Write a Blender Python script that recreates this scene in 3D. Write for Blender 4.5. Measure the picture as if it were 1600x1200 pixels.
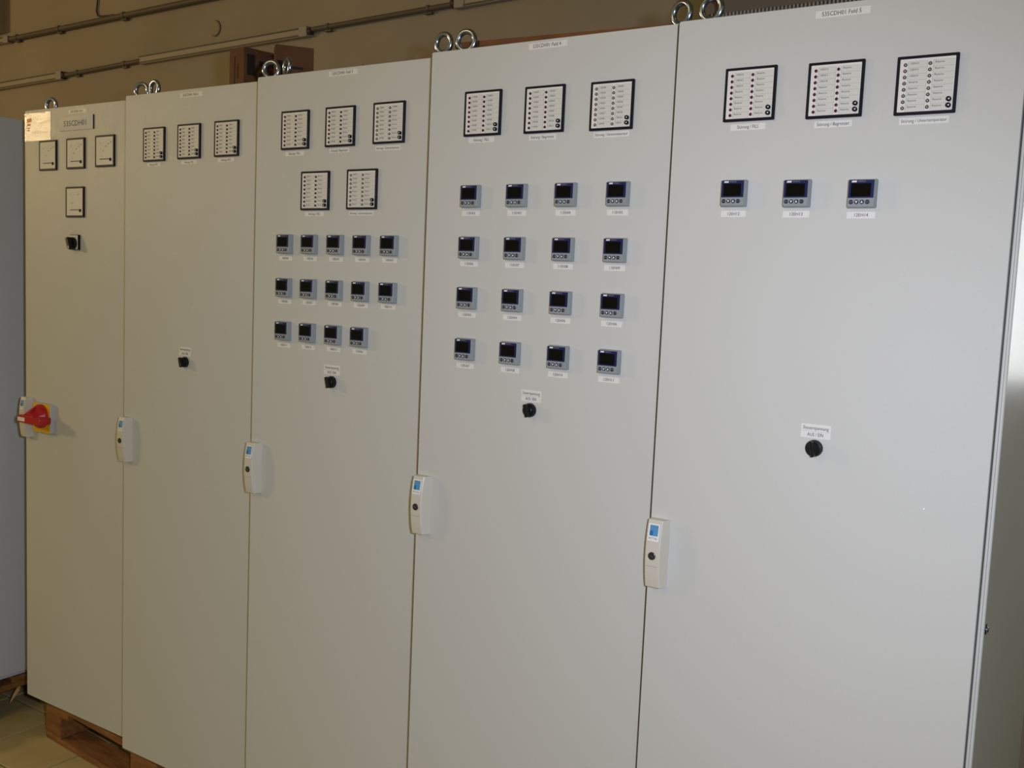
import bpy, math, random
from mathutils import Matrix, Vector, noise
random.seed(4)
R = math.radians
scn = bpy.context.scene
col = scn.collection
for o in list(bpy.data.objects):
    bpy.data.objects.remove(o)

# ------------------------------------------------------------------ camera, light, exposure
ZB = 0.16                      # door bottoms stand this high above the floor (pallet + plinth)
CAM = Vector((3.2190, -1.9042, 1.4883 + ZB))
YAW, PITCH, ROLL, FPX = R(33.1976), R(5.5338), R(2.4771), 1553.76
fw = Vector((-math.sin(YAW) * math.cos(PITCH), math.cos(YAW) * math.cos(PITCH), -math.sin(PITCH)))
r0 = Vector((math.cos(YAW), math.sin(YAW), 0)); u0 = r0.cross(fw)
rt = math.cos(ROLL) * r0 + math.sin(ROLL) * u0
up = -math.sin(ROLL) * r0 + math.cos(ROLL) * u0
cd = bpy.data.cameras.new('camera'); cam = bpy.data.objects.new('camera', cd); col.objects.link(cam)
cd.sensor_width = 36; cd.lens = FPX / 1600 * 36; cd.clip_start = 0.05; cd.clip_end = 60
m3 = Matrix((rt, up, -fw)).transposed()
cam.matrix_world = Matrix.Translation(CAM) @ m3.to_4x4()
scn.camera = cam

world = bpy.data.worlds.new('room_air'); scn.world = world; world.use_nodes = True
bg = world.node_tree.nodes['Background']
bg.inputs[0].default_value = (0.95, 1.0, 0.46, 1); bg.inputs[1].default_value = 0.165

def lamp(name, kind, loc, power, color, **kw):
    d = bpy.data.lights.new(name, kind); d.energy = power; d.color = color
    for k, v in kw.items(): setattr(d, k, v)
    o = bpy.data.objects.new(name, d); col.objects.link(o); o.location = loc
    return o
def aim(o, target):
    o.rotation_euler = (Vector(target) - o.location).to_track_quat('-Z', 'Y').to_euler()
# the camera's own flash, a hand's width up and to the right of the lens
fl_ = lamp('camera_flash', 'SPOT', CAM + rt * 0.14 + up * 0.07, 126, (0.735, 0.775, 0.965), shadow_soft_size=0.03, spot_size=R(104), spot_blend=1.0)
aim(fl_, CAM + fw * 4 - up * 0.60)
# warm hall lamps: one to the left of the row, one overhead in front of it
a = lamp('hall_lamp', 'AREA', (-4.9, -3.1, 2.86), 75, (1.0, 0.72, 0.38), shape='RECTANGLE', size=0.8, size_y=0.4); aim(a, (0.3, 0, 1.4))
a = lamp('hall_lamp', 'AREA', (0.6, -3.4, 3.9), 19, (1.0, 0.74, 0.34), shape='RECTANGLE', size=1.5, size_y=1.5); aim(a, (0.8, 0.6, 1.2))
scn.view_settings.view_transform = 'Standard'; scn.view_settings.look = 'None'
scn.view_settings.gamma = 1; scn.view_settings.use_curve_mapping = False
scn.view_settings.exposure = 0.0

# ------------------------------------------------------------------ materials
def mat(name, color, rough=0.5, metal=0.0, bump=None, var=None, coat=0.0, spec=0.5):
    m = bpy.data.materials.new(name); m.use_nodes = True
    nt = m.node_tree; b = nt.nodes['Principled BSDF']
    b.inputs['Base Color'].default_value = (*color, 1); b.inputs['Roughness'].default_value = rough
    b.inputs['Metallic'].default_value = metal; b.inputs['Coat Weight'].default_value = coat
    b.inputs['Specular IOR Level'].default_value = spec
    tc = nt.nodes.new('ShaderNodeTexCoord')
    if var:                       # (scale, second colour, stretch)
        n = nt.nodes.new('ShaderNodeTexNoise'); n.inputs['Scale'].default_value = var[0]; n.inputs['Detail'].default_value = 5
        mp = nt.nodes.new('ShaderNodeMapping'); mp.inputs['Scale'].default_value = var[2] if len(var) > 2 else (1, 1, 1)
        mx = nt.nodes.new('ShaderNodeMix'); mx.data_type = 'RGBA'
        rp = nt.nodes.new('ShaderNodeMapRange'); rp.inputs[1].default_value = 0.35; rp.inputs[2].default_value = 0.65
        nt.links.new(tc.outputs['Object'], mp.inputs[0]); nt.links.new(mp.outputs[0], n.inputs['Vector'])
        nt.links.new(n.outputs['Fac'], rp.inputs[0]); nt.links.new(rp.outputs[0], mx.inputs[0])
        mx.inputs[6].default_value = (*color, 1); mx.inputs[7].default_value = (*var[1], 1)
        nt.links.new(mx.outputs[2], b.inputs['Base Color'])
    if bump:                      # (scale, strength, distance)
        n = nt.nodes.new('ShaderNodeTexNoise'); n.inputs['Scale'].default_value = bump[0]; n.inputs['Detail'].default_value = 2
        bp = nt.nodes.new('ShaderNodeBump'); bp.inputs['Strength'].default_value = bump[1]; bp.inputs['Distance'].default_value = bump[2]
        nt.links.new(tc.outputs['Object'], n.inputs['Vector']); nt.links.new(n.outputs['Fac'], bp.inputs['Height'])
        nt.links.new(bp.outputs[0], b.inputs['Normal'])
    return m
M = {}
M['paint'] = mat('light_grey_paint', (0.60, 0.605, 0.565), 0.52, bump=(420, 0.4, 0.0006), coat=0.09, spec=0.25)
def _grain(m, scale, dist):             # textured powder coat: coarse-grained clear top that glints where a small lamp mirrors
    nt = m.node_tree; b = nt.nodes['Principled BSDF']; b.inputs['Coat Roughness'].default_value = 0.02
    tc = nt.nodes.new('ShaderNodeTexCoord'); n = nt.nodes.new('ShaderNodeTexNoise'); n.inputs['Scale'].default_value = scale; n.inputs['Detail'].default_value = 3
    bp = nt.nodes.new('ShaderNodeBump'); bp.inputs['Strength'].default_value = 1.0; bp.inputs['Distance'].default_value = dist
    nt.links.new(tc.outputs['Object'], n.inputs['Vector']); nt.links.new(n.outputs['Fac'], bp.inputs['Height']); nt.links.new(bp.outputs[0], b.inputs['Coat Normal'])
_grain(M['paint'], 260, 0.0010)
M['paint_side'] = mat('light_grey_side_paint', (0.60, 0.605, 0.565), 0.30, bump=(420, 0.2, 0.0005))
M['paint_cool_lit'] = mat('grey_paint_cool_lit', (0.66, 0.69, 0.72), 0.5, bump=(420, 0.3, 0.0006))  # grey cabinet paint with the cool light on that side tinted in
M['frame'] = mat('grey_frame_paint', (0.42, 0.43, 0.40), 0.5)
M['rubber'] = mat('black_seal', (0.015, 0.015, 0.015), 0.7)
M['seam_shade'] = mat('dark_grey_seam_shade', (0.055, 0.052, 0.045), 0.7, spec=0.2)
M['black'] = mat('black_plastic', (0.007, 0.006, 0.012), 0.5, spec=0.2)
M['knob'] = mat('black_knob_plastic', (0.008, 0.008, 0.009), 0.34, spec=0.3)
M['face'] = mat('off_white_face', (0.78, 0.765, 0.71), 0.55, spec=0.25)
M['sticker'] = mat('white_sticker', (0.78, 0.77, 0.72), 0.5)
M['plate'] = mat('engraved_white_plate', (0.80, 0.78, 0.73), 0.6, spec=0.25)
M['ink'] = mat('black_ink', (0.03, 0.03, 0.035), 0.6)
M['inkgrey'] = mat('grey_ink', (0.12, 0.12, 0.13), 0.6)
M['line'] = mat('pale_grey_line', (0.38, 0.37, 0.36), 0.6)
M['inset'] = mat('label_strip_paper', (0.68, 0.67, 0.61), 0.5)
M['led_red'] = mat('dark_red_lamp', (0.075, 0.004, 0.018), 0.3, spec=0.25)
M['led_ring'] = mat('brown_lamp_ring', (0.055, 0.04, 0.028), 0.35)
M['led_pale'] = mat('pale_yellow_lamp', (0.70, 0.62, 0.42), 0.25)
M['ctl'] = mat('blue_grey_plastic', (0.285, 0.315, 0.315), 0.42)
M['ctl_blue'] = mat('dark_blue_front', (0.010, 0.014, 0.085), 0.30)
M['screen'] = mat('black_screen', (0.004, 0.003, 0.003), 0.08, spec=0.22)
M['navy'] = mat('navy_button', (0.012, 0.018, 0.06), 0.35)
M['white'] = mat('white_print', (0.85, 0.85, 0.82), 0.5)
M['handle'] = mat('beige_handle_plastic', (0.64, 0.61, 0.52), 0.42)
M['logo_blue'] = mat('logo_light_blue', (0.10, 0.30, 0.55), 0.4)
M['logo_dark'] = mat('logo_mid_blue', (0.015, 0.16, 0.42), 0.4)
M['lock'] = mat('dark_lock_metal', (0.06, 0.06, 0.065), 0.35, metal=0.6)
M['steel'] = mat('galvanised_steel', (0.42, 0.49, 0.70), 0.20, metal=1.0, bump=(60, 0.15, 0.001))
M['yellow'] = mat('yellow_plate', (0.85, 0.50, 0.005), 0.45)
M['red'] = mat('red_handle_plastic', (0.50, 0.012, 0.016), 0.36)
M['greyhouse'] = mat('grey_switch_housing', (0.50, 0.52, 0.54), 0.5)
M['film'] = mat('glossy_printed_film', (0.50, 0.46, 0.38), 0.10, bump=(300, 0.8, 0.0009))
M['orange'] = mat('orange_print', (0.75, 0.16, 0.01), 0.3, bump=(900, 0.8, 0.0006))
M['maroon'] = mat('maroon_print', (0.10, 0.005, 0.02), 0.4)
M['card'] = mat('brown_cardboard', (0.155, 0.070, 0.028), 0.85, var=(12, (0.12, 0.052, 0.02)))
M['card_dark'] = mat('inner_cardboard', (0.10, 0.045, 0.02), 0.9)
M['card_ink_gap'] = mat('carton_print_and_gap', (0.02, 0.012, 0.01), 0.8)
M['wood'] = mat('pallet_wood', (0.30, 0.135, 0.035), 0.8, var=(9, (0.19, 0.075, 0.018), (1, 8, 8)), bump=(40, 0.3, 0.002))
M['woodpale'] = mat('fresh_split_wood', (0.55, 0.33, 0.13), 0.85)
M['board'] = mat('brown_board', (0.20, 0.075, 0.018), 0.8, var=(14, (0.15, 0.052, 0.012)))
M['wall'] = mat('beige_wall_paint', (0.35, 0.29, 0.21), 0.9, var=(1.6, (0.31, 0.255, 0.18)), bump=(90, 0.25, 0.002))
M['pipe'] = mat('old_grey_conduit', (0.105, 0.082, 0.055), 0.6)
M['trunk'] = mat('painted_trunking', (0.36, 0.30, 0.22), 0.6)
M['trunk_end'] = mat('grey_trunking_end', (0.33, 0.29, 0.25), 0.6)
M['cable'] = mat('dark_cable', (0.05, 0.035, 0.025), 0.6)
M['grille'] = mat('dark_brown_housing', (0.085, 0.062, 0.045), 0.6)
M['slat'] = mat('grey_brown_slat', (0.20, 0.17, 0.14), 0.5)
M['tile'] = mat('yellowish_floor_tile', (0.58, 0.47, 0.21), 0.6, var=(6, (0.50, 0.40, 0.175)))
M['grout'] = mat('dark_grout', (0.10, 0.08, 0.05), 0.9)
M['daylight'] = mat('daylit_frosted_glass', (0.8, 0.8, 0.8), 0.3)
_b = M['daylight'].node_tree.nodes['Principled BSDF']; _b.inputs['Emission Color'].default_value = (0.95, 0.97, 1.0, 1); _b.inputs['Emission Strength'].default_value = 3.2
M['ceil'] = mat('plain_ceiling', (0.5, 0.46, 0.38), 0.9)

# ------------------------------------------------------------------ mesh helpers
class B:
    def __init__(s): s.v = []; s.f = []
    def add(s, v, f):
        n = len(s.v); s.v += [tuple(p) for p in v]; s.f += [tuple(i + n for i in q) for q in f]; return s
    def box(s, x0, x1, y0, y1, z0, z1):
        v = [(x, y, z) for x in (x0, x1) for y in (y0, y1) for z in (z0, z1)]
        return s.add(v, [(0, 1, 3, 2), (4, 6, 7, 5), (0, 4, 5, 1), (2, 3, 7, 6), (0, 2, 6, 4), (1, 5, 7, 3)])
    def loft(s, secs):            # [(outline [(x,z)] counter-clockwise seen from -Y, y)], from back (large y) to front
        n = len(secs[0][0]); v = []; f = []
        for o, y in secs: v += [(x, y, z) for x, z in o]
        for k in range(len(secs) - 1):
            for i in range(n):
                j = (i + 1) % n; f.append((k * n + i, k * n + j, (k + 1) * n + j, (k + 1) * n + i))
        f.append(tuple(range(n - 1, -1, -1))); f.append(tuple((len(secs) - 1) * n + i for i in range(n)))
        return s.add(v, f)
    def tube(s, pts, r, n=10, caps=True):
        pts = [Vector(p) for p in pts]; v = []; f = []; prev = None
        for i, p in enumerate(pts):
            t = (pts[min(i + 1, len(pts) - 1)] - pts[max(i - 1, 0)]).normalized()
            if prev is None: prev = t.orthogonal().normalized()
            a = (prev - t * prev.dot(t)).normalized(); prev = a; b = t.cross(a)
            rr_ = r[i] if isinstance(r, (list, tuple)) else r
            v += [p + (a * math.cos(2 * math.pi * k / n) + b * math.sin(2 * math.pi * k / n)) * rr_ for k in range(n)]
        for i in range(len(pts) - 1):
            for k in range(n):
                j = (k + 1) % n; f.append((i * n + k, i * n + j, (i + 1) * n + j, (i + 1) * n + k))
        if caps: f.append(tuple(range(n - 1, -1, -1))); f.append(tuple((len(pts) - 1) * n + k for k in range(n)))
        return s.add(v, f)
    def torus(s, c, Rr, r, rotz=0, n=28, m=10):   # ring standing upright, its axis turned by rotz from Y
        ax = Vector((math.cos(rotz), math.sin(rotz), 0)); ay = Vector((-math.sin(rotz), math.cos(rotz), 0)); v = []; f = []
        for i in range(n):
            t = 2 * math.pi * i / n; d = ax * math.cos(t) + Vector((0, 0, 1)) * math.sin(t)
            for k in range(m):
                q = 2 * math.pi * k / m; v.append(Vector(c) + d * (Rr + r * math.cos(q)) + ay * r * math.sin(q))
        for i in range(n):
            for k in range(m):
                f.append((i * m + k, i * m + (k + 1) % m, ((i + 1) % n) * m + (k + 1) % m, ((i + 1) % n) * m + k))
        return s.add(v, f)
    def mesh(s, name, smooth=True):
        me = bpy.data.meshes.new(name); me.from_pydata(s.v, [], s.f); me.validate(); me.update()
        import bmesh
        bm = bmesh.new(); bm.from_mesh(me); bmesh.ops.recalc_face_normals(bm, faces=bm.faces); bm.to_mesh(me); bm.free()
        if smooth:
            for p in me.polygons: p.use_smooth = len(p.vertices) <= 4
            me.set_sharp_from_angle(angle=R(32))
        return me
def rr(w, h, r, n=4, cx=0, cz=0):     # rounded rectangle, counter-clockwise seen from the front
    o = []
    for sx, sz, a0 in ((1, -1, -90), (1, 1, 0), (-1, 1, 90), (-1, -1, 180)):
        for k in range(n + 1):
            a = R(a0 + 90 * k / n); o.append((cx + sx * (w / 2 - r) + r * math.cos(a), cz + sz * (h / 2 - r) + r * math.sin(a)))
    return o
def circ(r, n=20, cx=0, cz=0, sx=1, sz=1):
    return [(cx + sx * r * math.cos(2 * math.pi * k / n), cz + sz * r * math.sin(2 * math.pi * k / n)) for k in range(n)]
def link(name, me, material, parent=None, loc=(0, 0, 0), rot=(0, 0, 0), **props):
    if isinstance(me, B): me = me.mesh(name)
    if material and not me.materials: me.materials.append(material)
    o = bpy.data.objects.new(name, me); col.objects.link(o)
    o.parent = parent; o.location = loc; o.rotation_euler = rot
    for k, v in props.items(): o[k] = v
    return o
def empty(name, loc, label, category, group=None, rz=0):
    o = bpy.data.objects.new(name, None); col.objects.link(o); o.location = loc; o.rotation_euler = (0, 0, rz)
    o.empty_display_size = 0.1; o['label'] = label; o['category'] = category
    if group: o['group'] = group
    return o
def structure(o): o['kind'] = 'structure'; return o
_tc = {}
def text_mesh(items, key=None):       # items: (string, x, z, size, align); lies in the XZ plane facing -Y
    key = key or tuple(items)
    if key in _tc: return _tc[key]
    b = B()
    for s, x, z, size, al in items:
        c = bpy.data.curves.new('t', 'FONT'); c.body = s; c.size = size; c.align_x = 'CENTER' if al.startswith('FIT') else al; c.align_y = 'CENTER'; c.resolution_u = 2
        o = bpy.data.objects.new('t', c); col.objects.link(o)
        me = bpy.data.meshes.new_from_object(o)
        sx = 1.0
        if al.startswith('FIT'):
            xs = [v.co.x for v in me.vertices]; sx = float(al[3:]) / (max(xs) - min(xs))
        b.add([(v.co.x * sx + x, 0, v.co.y + z) for v in me.vertices], [tuple(p.vertices) for p in me.polygons])
        bpy.data.objects.remove(o); bpy.data.curves.remove(c); bpy.data.meshes.remove(me)
    me = b.mesh('lettering', smooth=False); _tc[key] = me
    return me
MM = 0.001
def sheet(w, h, t=0.0006):            # thin printed label, w x h
    return B().loft([(rr(w, h, 0.0008, 1), 0), (rr(w, h, 0.0008, 1), -t)])

# ------------------------------------------------------------------ the room
def slab(name, x0, x1, y0, y1, z0, z1, m):
    return structure(link(name, B().box(x0, x1, y0, y1, z0, z1), m))
YW = 1.40
floor = slab('floor', -7, 8, -6, YW, -0.10, -0.006, M['grout'])
wall_back = slab('wall_back', -7, 8, YW, YW + 0.2, -0.1, 4.3, M['wall'])
slab('wall_left', -7.2, -7, -6, YW + 0.2, -0.1, 4.3, M['wall'])
slab('ceiling', -7.2, 8, -6, YW + 0.2, 4.3, 4.4, M['ceil'])
slab('trim_1', -3.9, -2.56, YW - 0.10, YW, 2.985, 4.3, M['wall'])      # downstand beam at the upper left
# a bright window in the back wall, right of the row (seen only as a reflection in the last side panel)
win = structure(link('window_1', B().box(-.62, .62, -.03, 0, -.30, -.26).box(-.62, .62, -.03, 0, .26, .30).box(-.62, -.57, -.03, 0, -.26, .26).box(.57, .62, -.03, 0, -.26, .26).box(-.02, .02, -.03, 0, -.26, .26), M['white'], None, (3.74, YW, 1.70)))
link('pane', B().box(-.57, -.02, -.012, -.006, -.26, .26), M['daylight'], win); link('pane', B().box(.02, .57, -.012, -.006, -.26, .26), M['daylight'], win)
# floor tiles: 300 mm with recessed joints
P_ = 0.31; X0, Y0 = -0.055, 0.15
tm = B().loft([(rr(0.302, 0.302, 0.004, 2), 0), (rr(0.302, 0.302, 0.004, 2), -0.0045), (rr(0.299, 0.299, 0.004, 2), -0.006)])
tm.v = [(x, z, -y) for x, y, z in tm.v]
tme = tm.mesh('tile'); tme.materials.append(M['tile'])
far = B()
for i in range(-22, 26):
    for j in range(-19, 4):
        cx, cy = X0 + (i + 0.5) * P_, Y0 + (j + 0.5) * P_
        if cy + P_ / 2 > YW or cx - P_ / 2 < -7 or cx + P_ / 2 > 8 or cy - P_ / 2 < -6: continue
        if -9 <= i < 7 and -8 <= j < 4:
            o = link('tile', tme, None, floor, (cx, cy, -0.006)); o.rotation_euler = (0, 0, random.choice((0, 1, 2, 3)) * math.pi / 2)
        else:
            far.box(cx - 0.151, cx + 0.151, cy - 0.151, cy + 0.151, -0.006, 0.0)
o = link('outer_tiles', far.mesh('outer_tiles', False), M['tile'], floor); o['kind'] = 'stuff'

# conduits and trunking along the back wall (z values from the floor)
def pipe(label, x0, z0, x1, z1, r, clips, m=M['pipe']):
    y = YW - r - 0.006
    e = empty('conduit', (x0, y, z0), label, 'conduit', 'conduits on the back wall')
    link('pipe', B().tube([(0, 0, 0), ((x1 - x0) / 2, 0, (z1 - z0) / 2), (x1 - x0, 0, z1 - z0)], r, 12), m, e)
    for cx in clips:
        t = (cx - x0) / (x1 - x0); z = (z1 - z0) * t
        link('pipe_clip', B().loft([(rr(0.018, 2 * r + 0.007, 0.003, 2), r + 0.006), (rr(0.018, 2 * r + 0.007, 0.003, 2), -r * 0.4), (rr(0.016, 2 * r * .7, 0.003, 2), -r - 0.002)])
             .box(-0.018, 0.018, -0.002, r + 0.006, -r - 0.009, -r), m, e, (cx - x0, 0, z))
    return e
pipe('thick grey conduit pipe running highest along the back wall', -2.46, 2.783 + ZB, -0.45, 2.815 + ZB, 0.0145, (-2.40, -1.99, -1.42))
pipe('short grey conduit pipe between two trunkings at upper left', -1.94, 2.541 + ZB, -1.28, 2.561 + ZB, 0.011, (-1.83, -1.42))
pipe('grey conduit pipe on the wall right of the cartons', -0.08, 2.592 + ZB, 0.70, 2.610 + ZB, 0.011, (0.02, 0.58))
def trunking(label, x0, z0, x1, z1, h, end):
    y = YW; L = x1 - x0; dz = z1 - z0
    e = empty('cable_trunking', (x0, y, z0), label, 'trunking', 'cable trunkings on the back wall')
    b = B()
    for zz, d in ((0, 0.028), ):
        v = [(0, 0, -h / 2), (0, -d, -h / 2), (0, -d, h / 2), (0, 0, h / 2)]
        v2 = [(L, p[1], p[2] + dz) for p in v]
        b.add(v + v2, [(0, 1, 5, 4), (1, 2, 6, 5), (2, 3, 7, 6), (3, 2, 1, 0), (4, 5, 6, 7), (0, 4, 7, 3)])
    link('channel', b, M['trunk'], e)
    b = B()
    for s in (-1, 1):                     # raised lid edges
        z_ = s * h * 0.36
        v = [(0, -0.0275, z_ - 0.003), (0, -0.032, z_ - 0.003), (0, -0.032, z_ + 0.003), (0, -0.0275, z_ + 0.003)]
        v2 = [(L, p[1], p[2] + dz) for p in v]
        b.add(v + v2, [(0, 1, 5, 4), (1, 2, 6, 5), (2, 3, 7, 6), (3, 2, 1, 0), (4, 5, 6, 7), (0, 4, 7, 3)])
    link('lid_edge', b, M['pipe'], e)
    for ex in end:
        link('end_cap', B().loft([(rr(0.05, h + 0.004, 0.004, 2), 0.0), (rr(0.05, h + 0.004, 0.004, 2), -0.030), (rr(0.046, h, 0.004, 2), -0.033)]),
             M['trunk_end'], e, (ex - x0, 0, dz * (ex - x0) / L))
        s = 1 if ex > (x0 + x1) / 2 else -1
        link('coupling', B().tube([(0, 0, 0), (0.02 * s, 0, 0)], 0.016, 12), M['cable'], e, (ex - x0 + 0.024 * s, -0.018, dz * (ex - x0) / L))
trunking('beige cable trunking on the wall above the leftmost cabinet', -3.6, 2.508 + ZB, -1.96, 2.541 + ZB, 0.042, (-1.985,))
trunking('long beige cable trunking on the wall behind the cartons', -1.28, 2.563 + ZB, -0.09, 2.586 + ZB, 0.042, (-0.12,))
trunking('beige cable trunking at the top edge above the fourth cabinet', 0.72, 2.612 + ZB, 2.6, 2.66 + ZB, 0.042, (0.745,))
trunking('stub of trunking at the far upper left end of the conduit', -3.6, 2.765 + ZB, -2.48, 2.783 + ZB, 0.036, (-2.505,))
o = link('wall_cable', B().tube([(-1.655, YW - 0.008, 3.35), (-1.663, YW - 0.008, 3.08), (-1.674, YW - 0.008, 3.012), (-1.662, YW - 0.008, 2.988), (-1.63, YW - 0.008, 2.981), (-1.52, YW - 0.010, 2.976)], 0.0045, 8), M['cable'])
o['label'] = 'thin dark cable coming down the wall to the upper conduit'; o['category'] = 'cable'
e = empty('blanking_cover', (-0.737, YW, 2.669 + ZB), 'round beige blanking cap on the wall left of the cartons', 'cap')
link('cap_disc', B().loft([(circ(0.036, 28), 0), (circ(0.036, 28), -0.006), (circ(0.033, 28), -0.009)]), M['wall'], e)
link('cap_rim', B().torus((0, -0.001, 0), 0.037, 0.0022, 0, 32, 6), M['pipe'], e)

# ------------------------------------------------------------------ cabinets
W, H, D = 0.59975, 2.0, 0.90
LZ = 0.016                              # door bottom above the cabinet's own base
YD = [0.0005, -0.0444, -0.0811, -0.1190, -0.1314]
ORD = ['first', 'second', 'third', 'fourth', 'fifth']

eye_mesh = None
def eyebolt(parent, x, y, rot, dz=0.0):
    global eye_mesh
    if eye_mesh is None:
        b = B().torus((0, 0, 0.041), 0.0210, 0.0062, 0, 32, 12)
        b.add(*_cylz(0.0125, -0.012, 0.017, 18)); eye_mesh = b.mesh('eyebolt'); eye_mesh.materials.append(M['steel'])
    return link('eyebolt', eye_mesh, None, parent, (x, y, LZ + H - 0.006 + dz), (0, 0, rot))
def _cylz(r, z0, z1, n):
    v = [(r * math.cos(2 * math.pi * k / n), r * math.sin(2 * math.pi * k / n), z) for z in (z0, z1) for k in range(n)]
    f = [(k, (k + 1) % n, n + (k + 1) % n, n + k) for k in range(n)] + [tuple(range(n - 1, -1, -1)), tuple(range(n, 2 * n))]
    return v, f

def handle(parent, x, z):
    # bowed lever handle: section heights vary along z
    w, h = 0.038, 0.134; b = B(); n = 14; v = []; f = []
    for k in range(n + 1):
        t = k / n; zz = -h / 2 + h * t; d = 0.020 + 0.0085 * math.sin(math.pi * t) ** 0.8
        zz2 = zz
        v += [(-w / 2, 0, zz), (-w / 2, -d + 0.002, zz2), (-w / 2 + 0.002, -d, zz2), (w / 2 - 0.009, -d, zz2), (w / 2 - 0.0065, -d + 0.002, zz2), (w / 2, 0, zz)]
    for k in range(n):
        for i in range(5): f.append((k * 6 + i, k * 6 + i + 1, k * 6 + 7 + i, k * 6 + 6 + i))
    f.append((0, 1, 2, 3, 4, 5)); f.append(tuple(n * 6 + i for i in (5, 4, 3, 2, 1, 0)))
    b.add(v, f)
    o = link('door_handle', b, M['handle'], parent, (x, 0, z + LZ)); o['label'] = 'beige plastic door handle with a blue logo label and a lock'
    def fy(zz): return -(0.020 + 0.0085 * math.sin(math.pi * (zz + h / 2) / h) ** 0.8)
    cx = -0.0035
    lz = 0.043
    sl = math.atan2(fy(lz + 0.014) - fy(lz - 0.014), 0.028)
    lb = link('logo_label', sheet(0.0235, 0.034), M['white'], o, (cx, fy(lz) - 0.0002, lz), (sl * -1, 0, 0)); lb['label'] = 'white logo label with blue square'
    L2 = lambda nm, bb, m, dx, dz, y: link(nm, bb, m, o, (cx + dx, fy(lz + dz) - y, lz + dz), (-sl, 0, 0))
    L2('logo_square', sheet(0.0175, 0.021, 0.0003), M['logo_blue'], 0.0005, 0.004, 0.0010)
    L2('logo_corner', sheet(0.0068, 0.0098, 0.0003), M['logo_dark'], -0.0046, -0.0013, 0.0013)
    L2('logo_lettering', text_mesh([('RITTAL', 0, 0, 0.0058, 'CENTER')]), M['ink'], 0, -0.0115, 0.0011)
    lk = link('lock', B().loft([(circ(0.0078, 20), 0.002), (circ(0.0078, 20), -0.0012), (circ(0.0066, 20), -0.002)]), M['lock'], o, (cx, fy(-0.003), -0.003))
    link('key_slot', B().loft([(rr(0.0095, 0.0022, 0.001, 2), 0), (rr(0.0095, 0.0022, 0.001, 2), -0.0026)]), M['steel'], o, (cx, fy(-0.003), -0.003), (0, R(30), 0))
    b = B().box(-0.013, 0.013, -0.0006, 0.001, -0.0004, 0.0004)
    link('handle_seam', b, M['line'], o, (cx, fy(-0.024), -0.024))
    return o

def cabinet(i, label, name_text, name_xz, side=False, mat_=None, extra=True):
    root = empty('control_cabinet', (i * W, YD[i], 0.144), label, 'cabinet', 'row of control cabinets')
    body(root, side, M['paint'], seam_shade=True)
    handle(root, 0.0245, 0.983)
    t = link('name_label', sheet(0.093, 0.0125), M['sticker'], root, (name_xz[0] * MM, 0, name_xz[1] * MM + LZ)); t['label'] = 'white name label reading ' + name_text
    link('lettering', text_mesh([(name_text, -.002, 0, 0.0105, 'FIT0.0670')]), M['ink'], t, (0, -0.0009, 0))
    return root
def body(root, side, m, w=W, seam_shade=False):
    h0 = 0.003
    o = [(h0 / 2, LZ), (w - h0 / 2, LZ), (w - h0 / 2, LZ + H), (h0 / 2, LZ + H)]
    def rect(s): return rr(w - h0 - 2 * s, H - 2 * s, 0.004 - s * 0.5, 3, w / 2, LZ + H / 2)
    link('door', B().loft([(rect(0), 0.022), (rect(0), 0.0008), (rect(0.0008), 0)]).mesh('door', False), m, root)
    if seam_shade: link('edge_shade_strip', B().box(-0.0022, 0.002, 0.0032, 0.0118, LZ + 0.002, LZ + H - 0.004), M['seam_shade'], root)  # dark strip standing in for the shade line at each door seam
    link('door_seal', B().box(0.006, w - 0.006, 0.022, 0.030, LZ + 0.008, LZ + H - 0.008), M['rubber'], root)
    link('body', B().box(0.002, w - 0.002, 0.030, D - 0.02, LZ + 0.004, LZ + H - 0.006).box(0.01, w - 0.01, 0.06, D - 0.05, 0, LZ + 0.004), M['frame'] if not side else m, root)
    if side:
        p = B(); o = rr(0.0115, H, 0.003, 3)
        def sec(s): return rr(0.0105 - 2 * s, H - 2 * s, 0.003, 3, w + 0.0060, LZ + H / 2)
        p.loft([(sec(0), D - 0.02), (sec(0), 0.007), (sec(0.001), 0.005), (sec(0.0025), 0.0042)])
        sp = link('side_panel', p.mesh('side_panel', False), M['paint_side'] if m is M['paint'] else m, root)
        s_ = B().loft([(circ(0.006, 14), 0.0), (circ(0.006, 14), -0.003), (circ(0.004, 14), -0.0045)])
        for zz in (0.15, 0.955, 1.85):
            q = link('side_screw', s_.mesh('side_screw'), M['steel'], root, (w + 0.0113, 0.022, LZ + zz), (0, 0, R(90)))
            q2 = link('screw_washer', B().loft([(circ(0.009, 14), 0.0), (circ(0.009, 14), -0.0012)]), M['black'], root, (w + 0.0113, 0.022, LZ + zz), (0, 0, R(90)))

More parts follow.
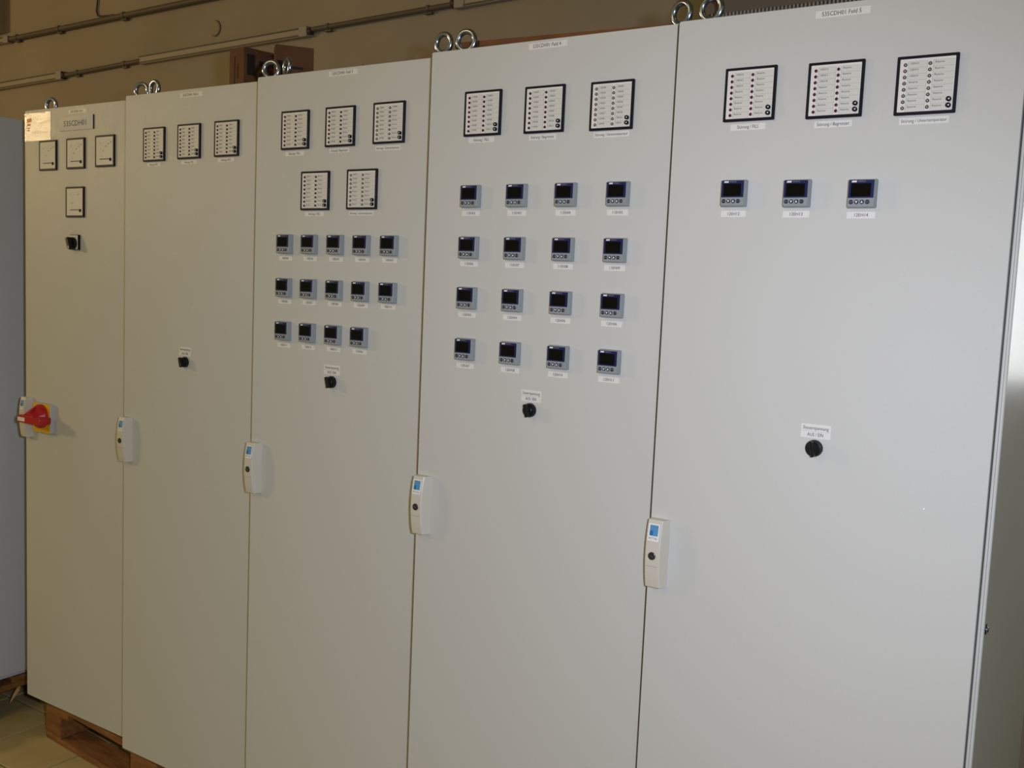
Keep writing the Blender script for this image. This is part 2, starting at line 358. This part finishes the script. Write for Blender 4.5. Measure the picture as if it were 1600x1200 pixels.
# ---- panel instruments (origin on the door face, -Y outward)
_c = {}
def once(key, fn):
    if key not in _c: _c[key] = fn()
    return _c[key]
def annunciator(parent, x, z, rows, kind, label):
    bz = once('an_bezel', lambda: B().loft([(rr(.096, .096, .0015, 2), 0), (rr(.096, .096, .0015, 2), -.0045), (rr(.0945, .0945, .0015, 2), -.0055), (rr(.0868, .0868, .001, 2), -.0055), (rr(.0858, .0858, .001, 2), -.0046)]).mesh('annunciator'))
    o = link('fault_annunciator', bz, M['black'], parent, (x * MM, 0, z * MM + LZ)); o['label'] = label
    link('face_plate', once('an_face', lambda: B().loft([(rr(.0875, .0875, .001, 2), -.0042), (rr(.0875, .0875, .001, 2), -.0049)]).mesh('face_plate')), M['face'], o)
    # label strips
    st = once('an_strip', lambda: B().loft([(rr(.030, .0795, .0005, 1, -.0152, -.001), -.0049), (rr(.030, .0795, .0005, 1, -.0152, -.001), -.0051)])
              .loft([(rr(.033, .0795, .0005, 1, .0255, -.001), -.0049), (rr(.033, .0795, .0005, 1, .0255, -.001), -.0051)]).mesh('label_strips'))
    link('label_strips', st, M['inset'], o)
    def lines():
        b = B()
        for k in range(9):
            zz = 0.0385 - k * 0.01005
            b.box(-.0302, -.0002, -.0053, -.0050, zz - .00018, zz + .00018)
            b.box(.009, .042, -.0053, -.0050, zz - .00018, zz + .00018)
        for xx in (-.0302, -.0002, .009): b.box(xx - .00018, xx + .00018, -.0053, -.0050, -.0419, .0385)
        return b.mesh('row_lines', False)
    link('row_lines', once('an_lines', lines), M['line'], o)
    items = []
    for k in range(16):
        cx = -.0275 if k < 8 else .0118; zz = .0352 - (k % 8) * .01005
        items.append((rows[k], cx, zz, .0044, 'LEFT'))
        items.append((str(k + 1), -.0345 if k < 8 else .0043, zz + .0022, .0021, 'CENTER'))
    link('lettering', text_mesh(items, ('an',) + tuple(rows)), M['ink'], o, (0, -.0055, 0))
    if kind == 'red':
        lm = once('led_red', lambda: B().loft([(circ(.0028, 14), -.0048), (circ(.0028, 14), -.0056), (circ(.0023, 14), -.0066), (circ(.0011, 14), -.0072)]).mesh('indicator_lamp'))
    else:
        lm = once('led_ring', lambda: B().loft([(circ(.0029, 14), -.0048), (circ(.0029, 14), -.0062), (circ(.00135, 14), -.0062), (circ(.00125, 14), -.0058)]).mesh('indicator_lamp'))
        ctr = once('led_ctr', lambda: B().loft([(circ(.0012, 10), -.0056), (circ(.0011, 10), -.0064), (circ(.0006, 10), -.0067)]).mesh('lamp_lens'))
    for k in range(16):
        cx = -.0345 if k < 8 else .0043; zz = .0336 - (k % 8) * .01005
        if kind == 'red': link('indicator_lamp', lm, M['led_red'], o, (cx, 0, zz))
        else:
            link('indicator_lamp', lm, M['led_ring'], o, (cx, 0, zz)); link('lamp_lens', ctr, M['led_pale'], o, (cx, 0, zz))
    pb = once('an_btn', lambda: B().loft([(circ(.0040, 16), -.0048), (circ(.0040, 16), -.010), (circ(.0035, 16), -.0108)]).mesh('push_button'))
    ar = once('an_arr', lambda: B().loft([([(-.0014, .0002), (.0012, -.0016), (.0016, .0014)], -.0106), ([(-.0014, .0002), (.0012, -.0016), (.0016, .0014)], -.0111)]).mesh('button_mark', False))
    for k in (6, 7):
        zz = .0343 - k * .01005
        link('push_button', pb, M['black'], o, (.0372, 0, zz)); link('button_mark', ar, M['white'], o, (.0376, 0, zz - .0003))
    return o
def tag_label(parent, x, z, w, text, size=.0080, h=.0115, two=None):
    fit = {'FILS': .60, 'nzer': .86, 'atur': .92}.get(text[-4:], .48)
    if two:
        o = link('tag_label', once(('sh', w, .025), lambda: sheet(w, .025).mesh('tag_label')), M['sticker'], parent, (x * MM, 0, z * MM + LZ))
        link('label_seam', B().box(-w / 2, w / 2, -.0009, -.0005, -.0002, .0002), M['line'], o)
        link('lettering', text_mesh([(text, 0, .0058, .0088, 'FIT%.4f' % (w * .86)), (two, 0, -.0062, .0088, 'FIT%.4f' % (w * .54))]), M['ink'], o, (0, -.0010, 0))
        o['label'] = 'white label reading %s %s' % (text, two)
    else:
        o = link('tag_label', once(('sh', w, h), lambda: sheet(w, h).mesh('tag_label')), M['sticker'], parent, (x * MM, 0, z * MM + LZ))
        link('lettering', text_mesh([(text, 0, 0, size, 'FIT%.4f' % (w * fit))]), M['ink'], o, (0, -.0009, 0))
        o['label'] = 'white label reading ' + text
    return o
def controller(parent, x, z, tag):
    hs = once('ct_body', lambda: B().loft([(rr(.048, .049, .002, 3), 0), (rr(.048, .049, .002, 3), -.0062), (rr(.0465, .0475, .002, 3), -.0078), (rr(.0445, .0462, .0018, 3), -.0135), (rr(.0432, .0448, .0016, 3), -.0142)]).mesh('controller_housing'))
    o = link('temperature_controller', hs, M['ctl'], parent, (x * MM, 0, z * MM + LZ)); o['label'] = 'grey temperature controller with dark blue front above label ' + tag
    link('front_panel', once('ct_fr', lambda: B().loft([(rr(.0425, .0302, .0006, 1, 0, .0072), -.0140), (rr(.0425, .0302, .0006, 1, 0, .0072), -.0146)]).mesh('front_panel')), M['ctl_blue'], o)
    link('display', once('ct_sc', lambda: B().loft([(rr(.0335, .0222, .0006, 1, -.0005, .0055), -.0145), (rr(.0335, .0222, .0006, 1, -.0005, .0055), -.0149)]).mesh('display')), M['screen'], o)
    lg = once('ct_lg', lambda: B().loft([([(-.0170, .0184), (-.0085, .0184), (-.0078, .0212), (-.0158, .0212)], -.0145), ([(-.0170, .0184), (-.0085, .0184), (-.0078, .0212), (-.0158, .0212)], -.0148)]).mesh('logo', False))
    link('logo', lg, M['white'], o)
    link('lettering', text_mesh([('dTRON 316', -.0062, .0198, .0026, 'LEFT')]), M['line'], o, (0, -.0148, 0))
    bt = once('ct_bt', lambda: B().loft([(circ(.0037, 16), -.0140), (circ(.0037, 16), -.0150), (circ(.0031, 16), -.0154)]).mesh('button'))
    for k, bx in enumerate((-.0158, -.0066, .0025, .0116)):
        link('button', bt, M['navy'], o, (bx, 0, -.0148))
        if k in (1, 2):
            s = -1 if k == 1 else 1
            tr = once(('ct_tr', s), lambda: B().loft([([(-.0021, -.0016 * s), (0, .0025 * s), (.0021, -.0016 * s)][::s], -.0153), ([(-.0021, -.0016 * s), (0, .0025 * s), (.0021, -.0016 * s)][::s], -.0157)]).mesh('arrow_mark', False))
            link('arrow_mark', tr, M['white'], o, (bx, 0, -.0148))
        else:
            link('button_text', text_mesh([('PGM' if k == 0 else 'EXIT', 0, 0, .0026, 'CENTER')]), M['line'], o, (bx, -.0156, -.0148))
    return o
def selector(parent, x, z, tilt):
    o = link('selector_switch', once('sel_base', lambda: B().loft([(circ(.0152, 28), 0), (circ(.0152, 28), -.006), (circ(.0138, 28), -.009), (circ(.0118, 28), -.0095)]).mesh('selector_switch')),
             M['knob'], parent, (x * MM, 0, z * MM + LZ)); o['label'] = 'round black selector switch below its control voltage label'
    link('turning_disc', once('sel_disc', lambda: B().loft([(circ(.0112, 24), -.009), (circ(.0112, 24), -.0125), (circ(.0100, 24), -.0135)]).mesh('turning_disc')), M['knob'], o, (0, 0, 0), (0, R(tilt), 0))
    link('grip', once('sel_grip', lambda: B().loft([(rr(.0085, .027, .003, 4), -.0120), (rr(.0074, .0285, .003, 4), -.0165), (rr(.0062, .028, .0026, 4), -.0205), (rr(.0044, .0262, .002, 4), -.0216)]).mesh('grip')), M['knob'], o, (0, 0, 0), (0, R(tilt), 0))
    return o
def meter(parent, x, z, unit, nums, label):
    o = link('panel_meter', once('mt_bz', lambda: B().loft([(rr(.096, .096, .0015, 2), 0), (rr(.096, .096, .0015, 2), -.0045), (rr(.0945, .0945, .0015, 2), -.0055), (rr(.0850, .0850, .001, 2), -.0055), (rr(.0840, .0840, .001, 2), -.0046)]).mesh('panel_meter')),
             M['black'], parent, (x * MM, 0, z * MM + LZ)); o['label'] = label
    link('dial', once('mt_fc', lambda: B().loft([(rr(.0865, .0865, .001, 2), -.0042), (rr(.0865, .0865, .001, 2), -.0049)]).mesh('dial')), M['face'], o)
    px, pz = .030, -.0268                  # pivot, lower right
    def scale():
        b = B(); Rr = .058
        for k in range(31):
            a = R(180 - 88 * k / 30); L = .0045 if k % 5 == 0 else .0025
            d = Vector((math.cos(a), 0, math.sin(a))); n_ = Vector((-d.z, 0, d.x)) * .00022; c = Vector((px, -.0050, pz))
            p0, p1 = c + d * Rr, c + d * (Rr + L)
            b.add([p0 - n_, p0 + n_, p1 + n_, p1 - n_], [(0, 1, 2, 3)])
        return b.mesh('scale_marks', False)
    link('scale_marks', once('mt_scale', scale), M['line'], o)
    its = [(s, (fx - .5) * .0865, (.5 - fz) * .0865, .006, 'CENTER') for s, fx, fz in nums] + [(unit, -.0215, .0235, .0075, 'CENTER')]
    link('lettering', text_mesh(its), M['inkgrey'], o, (0, -.0051, 0))
    link('needle', once('mt_nd', lambda: B().loft([(rr(.046, .0022, .0004, 1, .0, -.0248), -.0056), (rr(.046, .0022, .0004, 1, .0, -.0248), -.0062)]).mesh('needle')), M['ink'], o)
    link('pivot_cap', once('mt_pv', lambda: B().loft([(circ(.0048, 18, px, pz), -.0049), (circ(.0048, 18, px, pz), -.0066), (circ(.0036, 18, px, pz), -.0072)]).mesh('pivot_cap')), M['black'], o)
    return o

RES = 'Reserve'
T3 = ['10EH%02d' % k for k in range(1, 14)] + ['11EH01']
# cabinet 1 ------------------------------------------------------------
c1 = cabinet(0, 'leftmost grey control cabinet of the row, with red main switch and panel meters', '535CDH01 Feld 1', (294, 1982))
amp = [('0', .32, .69), ('50', .41, .50), ('100', .57, .34), ('150', .71, .265), ('200', .87, .20)]
for x, z, lb in ((138, 1850, 'left ammeter of the three in the top row'), (289, 1851, 'middle ammeter of the three in the top row'), (441, 1853, 'right ammeter of the three in the top row')):
    meter(c1, x, z, 'A', amp, 'square black-framed white panel meter, ' + lb)
meter(c1, 286, 1699, 'V', [('0', .32, .69), ('250', .37, .53), ('500', .72, .23)], 'square black-framed white panel voltmeter below the row of three')
pl = link('nameplate', B().loft([(rr(.180, .044, .001, 2), 0), (rr(.180, .044, .001, 2), -.0028), (rr(.179, .043, .001, 2), -.0032)]), M['plate'], c1, (.289, 0, 1.9455 + LZ)); pl['label'] = 'large white nameplate reading 535CDH01'
link('lettering', text_mesh([('535CDH01', -.002, -.001, .0240, 'FIT0.1190')]), M['ink'], pl, (0, -.0035, 0))
link('plate_right_strip', B().box(.0885, .0925, -.0031, 0, -.0218, .0218), M['black'], pl)  # black strip along the plate's right edge
ws = link('film_sticker', sheet(.148, .090, .0008), M['film'], c1, (.0755, 0, 1.945 + LZ)); ws['label'] = 'glossy printed film sticker in the upper left corner'
link('print_block', B().loft([(rr(.026, .013, .001, 1), 0), (rr(.026, .013, .001, 1), -.0002)]), M['orange'], ws, (-.048, -.0009, .022), (0, R(-8), 0))
link('print_block', B().loft([(rr(.020, .008, .001, 1), 0), (rr(.020, .008, .001, 1), -.0002)]), M['orange'], ws, (-.050, -.0009, .008))
link('print_block', B().loft([(rr(.016, .004, .001, 1), 0), (rr(.016, .004, .001, 1), -.0002)]), M['maroon'], ws, (-.052, -.0009, -.003))
link('print_block', B().loft([(rr(.016, .004, .001, 1), 0), (rr(.016, .004, .001, 1), -.0002)]), M['maroon'], ws, (-.052, -.0009, -.010))
for k, zz in enumerate((.012, -.0165, -.0205)):
    link('print_line', B().box(-.022, .066 - .01 * k, -.0002, 0, -.0006, .0006), M['line'], ws, (0, -.0009, zz))
# voltmeter selector
sv = link('voltmeter_selector', B().loft([(rr(.048, .048, .002, 2), 0), (rr(.048, .048, .002, 2), -.007), (rr(.046, .046, .002, 2), -.008)]), M['black'], c1, (.286, 0, 1.572 + LZ)); sv['label'] = 'black rotary selector on a white plate below the voltmeter'
link('plate', B().loft([(rr(.044, .044, .001, 2), -.0078), (rr(.044, .044, .001, 2), -.0086)]), M['plate'], sv)
link('lettering', text_mesh([('L1-L2', -.010, .0165, .006, 'CENTER'), ('L2-L3', .011, .0165, .006, 'CENTER')]), M['inkgrey'], sv, (0, -.0090, 0))
link('knob', B().loft([(circ(.0195, 26), -.008), (circ(.0195, 26), -.013), (circ(.0165, 26), -.016)]).loft([(rr(.013, .039, .004, 4), -.014), (rr(.012, .040, .004, 4), -.026), (rr(.010, .038, .004, 4), -.030)]), M['knob'], sv, (0, 0, -.004), (0, R(-22), 0))
link('pointer', B().loft([(rr(.003, .009, .0008, 1), -.0295), (rr(.003, .009, .0008, 1), -.0305)]), M['white'], sv, (.0052, 0, -.0165), (0, R(-22), 0))
# main switch
ms = link('main_switch', B().loft([(rr(.100, .098, .003, 3), 0), (rr(.100, .098, .003, 3), -.013), (rr(.098, .096, .003, 3), -.015)]), M['greyhouse'], c1, (.117, 0, .989 + LZ)); ms['label'] = 'yellow main switch with a red turning handle'
link('yellow_plate', B().loft([(rr(.098, .096, .003, 3), -.0145), (rr(.098, .096, .003, 3), -.0156)]), M['yellow'], ms)
hb = B()
hb.loft([(circ(.0405, 32), -.0155), (circ(.0405, 32), -.022), (circ(.039, 32, 0, 0), -.027), (circ(.034, 32, -.002, 0, 1.0, .85), -.036), (circ(.028, 32, -.004, 0, 1.1, .62), -.047), (circ(.024, 32, -.004, 0, 1.2, .5), -.058)])
link('handle_hub', hb, M['red'], ms, (0, 0, .006))
bar = B().loft([(rr(.118, .022, .004, 3, 0, 0), -.018), (rr(.132, .026, .005, 3, 0, 0), -.034), (rr(.132, .026, .005, 3, 0, 0), -.056), (rr(.126, .021, .004, 3, 0, 0), -.062)])
link('handle_bar', bar, M['red'], ms, (0, 0, -.004))
fl = B(); n = 12; ol = []
for k in range(n + 1):
    t = k / n; ol.append((-.062 + .062 * t, .009 + .030 * (t ** 2 * (3 - 2 * t))))
ol = [(-.062, -.010), (0.0, -.012)] + ol[::-1]
fl.loft([(ol, -.022), (ol, -.034), ([(x * .98, z * .9) for x, z in ol], -.044), ([(x * .95, z * .62) for x, z in ol], -.055)])
link('handle_flare', fl, M['red'], ms, (0, 0, 0))
link('handle_label', B().loft([(rr(.040, .013, .001, 1), -.0618), (rr(.040, .013, .001, 1), -.0626)]), M['plate'], ms, (-.040, 0, -.004))

# cabinet 2 ------------------------------------------------------------
c2 = cabinet(1, 'second grey control cabinet from the left, with three annunciators and no controllers', '535CDH01 Feld 2', (295, 1984))
tags2 = ['10EB%02d' % k for k in range(1, 17)]
for x, z, w in (((138), 1854, 0), (291, 1856, 0), (446, 1857, 0)):
    annunciator(c2, x, z, tags2, 'red', 'black-framed fault annunciator with sixteen dark lamps, %s of three in the row' % {138: 'left', 291: 'middle', 446: 'right'}[x])
for x, z, w in ((134, 1797, .060), (289, 1799, .064), (442, 1800, .065)): tag_label(c2, x, z, w, 'Störung / FILS', .0082, .0105)
tag_label(c2, 281, 1266, .051, 'Steuerspannung', two='AUS / EIN'); selector(c2, 283, 1236, -14)

# cabinet 3 ------------------------------------------------------------
c3 = cabinet(2, 'third grey control cabinet from the left, with five annunciators and fourteen controllers', '535CDH01 Feld 3', (300, 1988))
r10 = T3[:10] + [RES] * 6; r4 = T3[10:] + [RES] * 12
for x, z, rows, kd, lb in ((144, 1859, r10, 'red', 'top row left'), (297, 1860, r10, 'red', 'top row middle'), (452, 1861, r10, 'pale', 'top row right'), (218, 1707, r4, 'red', 'lower row left'), (373, 1708, r4, 'pale', 'lower row right')):
    annunciator(c3, x, z, rows, kd, 'black-framed fault annunciator with %s lamps, %s' % ('dark red' if kd == 'red' else 'pale ringed', lb))
for x, z, w, s in ((141, 1801, .066, 'Störung / FILS'), (294, 1803, .065, 'Störung / Begrenzer'), (449, 1803, .078, 'Störung / Untertemperatur'), (215, 1650, .065, 'Störung / FILS'), (371, 1651, .078, 'Störung / Untertemperatur')):
    tag_label(c3, x, z, w, s, .0082 if 'Unter' not in s else .0074, .0110)
XS = (119, 206, 294, 380, 467)
k = 0
for zr, zl, nn in ((1574, 1538, 5), (1463, 1427.5, 5), (1352, 1315, 4)):
    for j in range(nn):
        controller(c3, XS[j], zr, T3[k]); tag_label(c3, XS[j] - 2, zl + j * .5, .0455, T3[k]); k += 1
tag_label(c3, 288, 1264, .054, 'Steuerspannung', two='AUS / EIN'); selector(c3, 289, 1234, -14)

# cabinet 4 ------------------------------------------------------------
c4 = cabinet(3, 'fourth grey control cabinet from the left, with sixteen controllers in four rows', '535CDH01 Feld 4', (304, 1988))
T4 = ['11EH02', '11EH03', '11EH04', '11EH05', '11EH06', '11EH07', '11EH08', '11EH09', '12EH03', '12EH04', '12EH05', '12EH06', '12EH07', '12EH08', '12EH10', '12EH11']
for x, z, kd, lb in ((148, 1859, 'red', 'left'), (304, 1858, 'red', 'middle'), (461, 1856, 'pale', 'right')):
    annunciator(c4, x, z, T4, kd, 'black-framed fault annunciator with %s lamps, %s of three in the row' % ('dark red' if kd == 'red' else 'pale ringed', lb))
for x, z, w, s in ((145, 1803, .067, 'Störung / FILS'), (301, 1802, .066, 'Störung / Begrenzer'), (462, 1800, .080, 'Störung / Untertemperatur')):
    tag_label(c4, x, z, w, s, .0085 if 'Unter' not in s else .0076, .0115)
for q, (zr, zl) in enumerate(((1682, 1646), (1571, 1536), (1461, 1424), (1348, 1311))):
    for j, x in enumerate((127, 247, 367, 487)):
        controller(c4, x, zr, T4[q * 4 + j]); tag_label(c4, x - 2, zl, .0475, T4[q * 4 + j])
tag_label(c4, 302, 1260, .050, 'Steuerspannung', two='AUS / EIN'); selector(c4, 301, 1230, -14)

# cabinet 5 ------------------------------------------------------------
c5 = cabinet(4, 'rightmost and nearest grey control cabinet, with only three controllers and a visible side panel', '535CDH01 Feld 5', (306, 1983), side=True)
T5 = ['12EH12', '12EH13', '12EH14'] + [RES] * 13
for x, z, kd, lb in ((150, 1856, 'red', 'left'), (303, 1853, 'red', 'middle'), (452, 1850.5, 'pale', 'right')):
    annunciator(c5, x, z, T5, kd, 'black-framed fault annunciator with %s lamps, %s of three in the row' % ('dark red' if kd == 'red' else 'pale ringed', lb))
for x, z, w, s in ((149, 1798, .066, 'Störung / FILS'), (303, 1795, .065, 'Störung / Begrenzer'), (452, 1793, .078, 'Störung / Untertemperatur')):
    tag_label(c5, x, z, w, s, .0085 if 'Unter' not in s else .0076, .0115)
for x, z, zl, t in ((133, 1678, 1641, '12EH12'), (250, 1676, 1640, '12EH13'), (363, 1674, 1638, '12EH14')):
    controller(c5, x, z, t); tag_label(c5, x - 1, zl, .0480, t)
tag_label(c5, 312, 1256, .053, 'Steuerspannung', two='AUS / EIN'); selector(c5, 312, 1226, -12)

# eyebolts: front pair angles as in the photo, two more at the back of every roof
FL = (9, -6, -25, 9, -8); FR = (18, 21, -1, -16, 10)
XL = (.060, .058, .048, .052, .040); XR = (.064, .051, .041, .027, .045)
HL = (-.011, -.007, -.002, -.002, -.002); HR = (.003, .007, .010, .000, .0)
for k, c in enumerate((c1, c2, c3, c4, c5)):
    eyebolt(c, XL[k], .058, R(FL[k]), HL[k]); eyebolt(c, W - XR[k], .058, R(FR[k]), HR[k])
    eyebolt(c, .045, D - .07, R(FL[k] + 50)); eyebolt(c, W - .045, D - .07, R(FR[k] + 20))

# the neighbouring cabinet at the far left, its side turned to us
cl = empty('control_cabinet', (-0.2115 - W, -0.04, 0.144), 'cool-lit grey cabinet side standing left of the row', 'cabinet')
body(cl, True, M['paint_cool_lit'])
for x in (.045, W - .045): eyebolt(cl, x, D - .07, R(40))

# ------------------------------------------------------------------ pallets
def pallet(loc, rz, label):
    e = empty('wooden_pallet', loc, label, 'pallet', rz=rz)
    Lx, Ly = 1.2, 0.8
    def bd(nm, x0, x1, y0, y1, z0, z1):
        k = ('pl', round(x1 - x0, 4), round(y1 - y0, 4), round(z1 - z0, 4))
        w_, d_, h_ = x1 - x0, y1 - y0, z1 - z0
        def mk():
            b = B(); s = .003
            o1 = rr(w_, d_, .004, 1); o2 = rr(w_ - 2 * s, d_ - 2 * s, .004, 1)
            b.loft([(o2, -h_ / 2), (o1, -h_ / 2 + s), (o1, h_ / 2 - s), (o2, h_ / 2)]); b.v = [(x, z, y) for x, y, z in b.v]
            return b.mesh(nm)
        link(nm, once(k, mk), M['wood'], e, ((x0 + x1) / 2, (y0 + y1) / 2, (z0 + z1) / 2))
    for y0, y1 in ((0, .1), (.35, .45), (.7, .8)): bd('bottom_board', 0, Lx, y0, y1, 0, .022)
    for x0, x1 in ((0, .10), (.5275, .6725), (1.10, 1.2)):
        for y0, y1 in ((0, .1), (.35, .45), (.7, .8)): bd('block', x0, x1, y0, y1, .022, .100)
    for x0, x1 in ((0, .145), (.5275, .6725), (1.055, 1.2)): bd('cross_board', x0, x1, 0, Ly, .100, .122)
    for y0, y1 in ((0, .145), (.185, .285), (.3275, .4725), (.515, .615), (.655, .80)): bd('deck_board', 0, Lx, y0, y1, .122, .144)
    return e
yaw = R(-4.0)
pallet((0.045, 0.042, 0), yaw, 'worn wooden pallet under the two leftmost cabinets of the row')
pallet((1.26, -0.045, 0), yaw, 'wooden pallet under the third and fourth cabinets')
pallet((2.49, -0.115, 0), R(-4.0), 'wooden pallet under the rightmost cabinet')
pallet((-1.405, -0.45, 0), 0, 'wooden pallet under the cool-lit cabinet at the far left')
sp = B().tube([(-.006, .012, .003), (.0, .002, -.004), (.004, -.014, -.018), (.006, -.032, -.040)], [.004, .008, .006, .001], 6)
o = link('wood_splinter', sp, M['woodpale'], None, (-0.200, .082, .098))
o['label'] = 'pale broken splinter hanging off the pallet at far left'; o['category'] = 'splinter'

# ------------------------------------------------------------------ things on the roofs (roof plates lie at ZR)
ZR = 0.144 + LZ + H - 0.006
def carton(loc, rz, w, d, h, label, marks, flaps):
    e = empty('cardboard_box', loc, label, 'box', 'cartons on the cabinet roof', rz)
    t = .004
    b = B().box(0, w, 0, t, 0, h).box(0, w, d - t, d, 0, h).box(0, t, t, d - t, 0, h).box(w - t, w, t, d - t, 0, h).box(t, w - t, t, d - t, 0, t)
    link('carton_walls', b, M['card'], e)
    for v in flaps:
        b = B(); n_ = len(v); vv = [Vector(p) for p in v]; nn = (vv[1] - vv[0]).cross(vv[2] - vv[0]).normalized() * .0035
        b.add([p for p in vv] + [p + nn for p in vv], [tuple(range(n_)), tuple(range(2 * n_ - 1, n_ - 1, -1))] + [(i, (i + 1) % n_, n_ + (i + 1) % n_, n_ + i) for i in range(n_)])
        link('flap', b, M['card'], e)
    for (face, a0, a1, z0, z1) in marks:
        if face == 'front': b = B().box(a0, a1, -.0006, 0, z0, z1)
        else: b = B().box(w, w + .0006, a0, a1, z0, z1)
        link('print_or_gap_mark', b, M['card_ink_gap'], e)
    return e
carton((0.628, 0.318, ZR), R(-10), .084, .17, .214, 'tall narrow brown carton with open flaps on the second cabinet, left of the two',
       [('front', .028, .034, .03, .19), ('front', .046, .052, .07, .10), ('front', .046, .052, .12, .165),
        ('side', .012, .040, .130, .195), ('side', .055, .11, .165, .180), ('side', .055, .10, .130, .143)],
       [[(.084, .03, .214), (.084, .165, .214), (.115, .16, .196), (.118, .10, .206), (.112, .04, .190)],
        [(.0, .168, .214), (.08, .168, .214), (.075, .19, .235), (.01, .19, .230)]])
carton((0.793, 0.352, ZR), R(-38), .06, .117, .212, 'brown carton with printed side on the second cabinet, right of the two',
       [('side', .04, .085, .142, .150), ('side', .035, .105, .122, .129), ('side', .004, .022, .0, .165)], [])  # last side mark is painted shade for the gap between the cartons
e = empty('flat_cardboard_box', (1.787, -0.012, ZR), 'flat brown box lying along the roof of the fourth cabinet', 'box', rz=R(5.5))
link('tray', B().box(0, .535, 0, .30, 0, .046), M['board'], e)
link('lid', B().box(-.002, .537, -.002, .302, .040, .052), M['board'], e)
link('end_notch', B().box(.050, .062, -.0035, -.0019, 0, .052), M['card_ink_gap'], e)
e = empty('ribbed_housing', (2.402, 0.005, ZR), 'dark brown ribbed housing on the roof of the rightmost cabinet', 'housing')
link('housing', B().box(-.004, .544, .0, .32, .052, .16), M['grille'], e)
link('backing', B().box(0, .54, .008, .32, 0, .052), M['rubber'], e)
b = B()
for k in range(72): b.box(.003 + k * .0075, .0068 + k * .0075, 0, .008, 0, .052)
s = link('slats', b.mesh('slats', False), M['slat'], e); s['kind'] = 'stuff'
o = link('loose_cable', B().tube([(0, 0, 0.1), (.003, 0, .085), (.008, 0, .06), (.020, 0.002, .035), (.035, 0, .020), (.050, -.002, .022), (.08, .0, .006), (.12, .03, .004)], .0035, 8), M['pipe'], None, (1.262, .25, ZR))
o['label'] = 'short curled cable end sticking up behind the third cabinet'; o['category'] = 'cable'
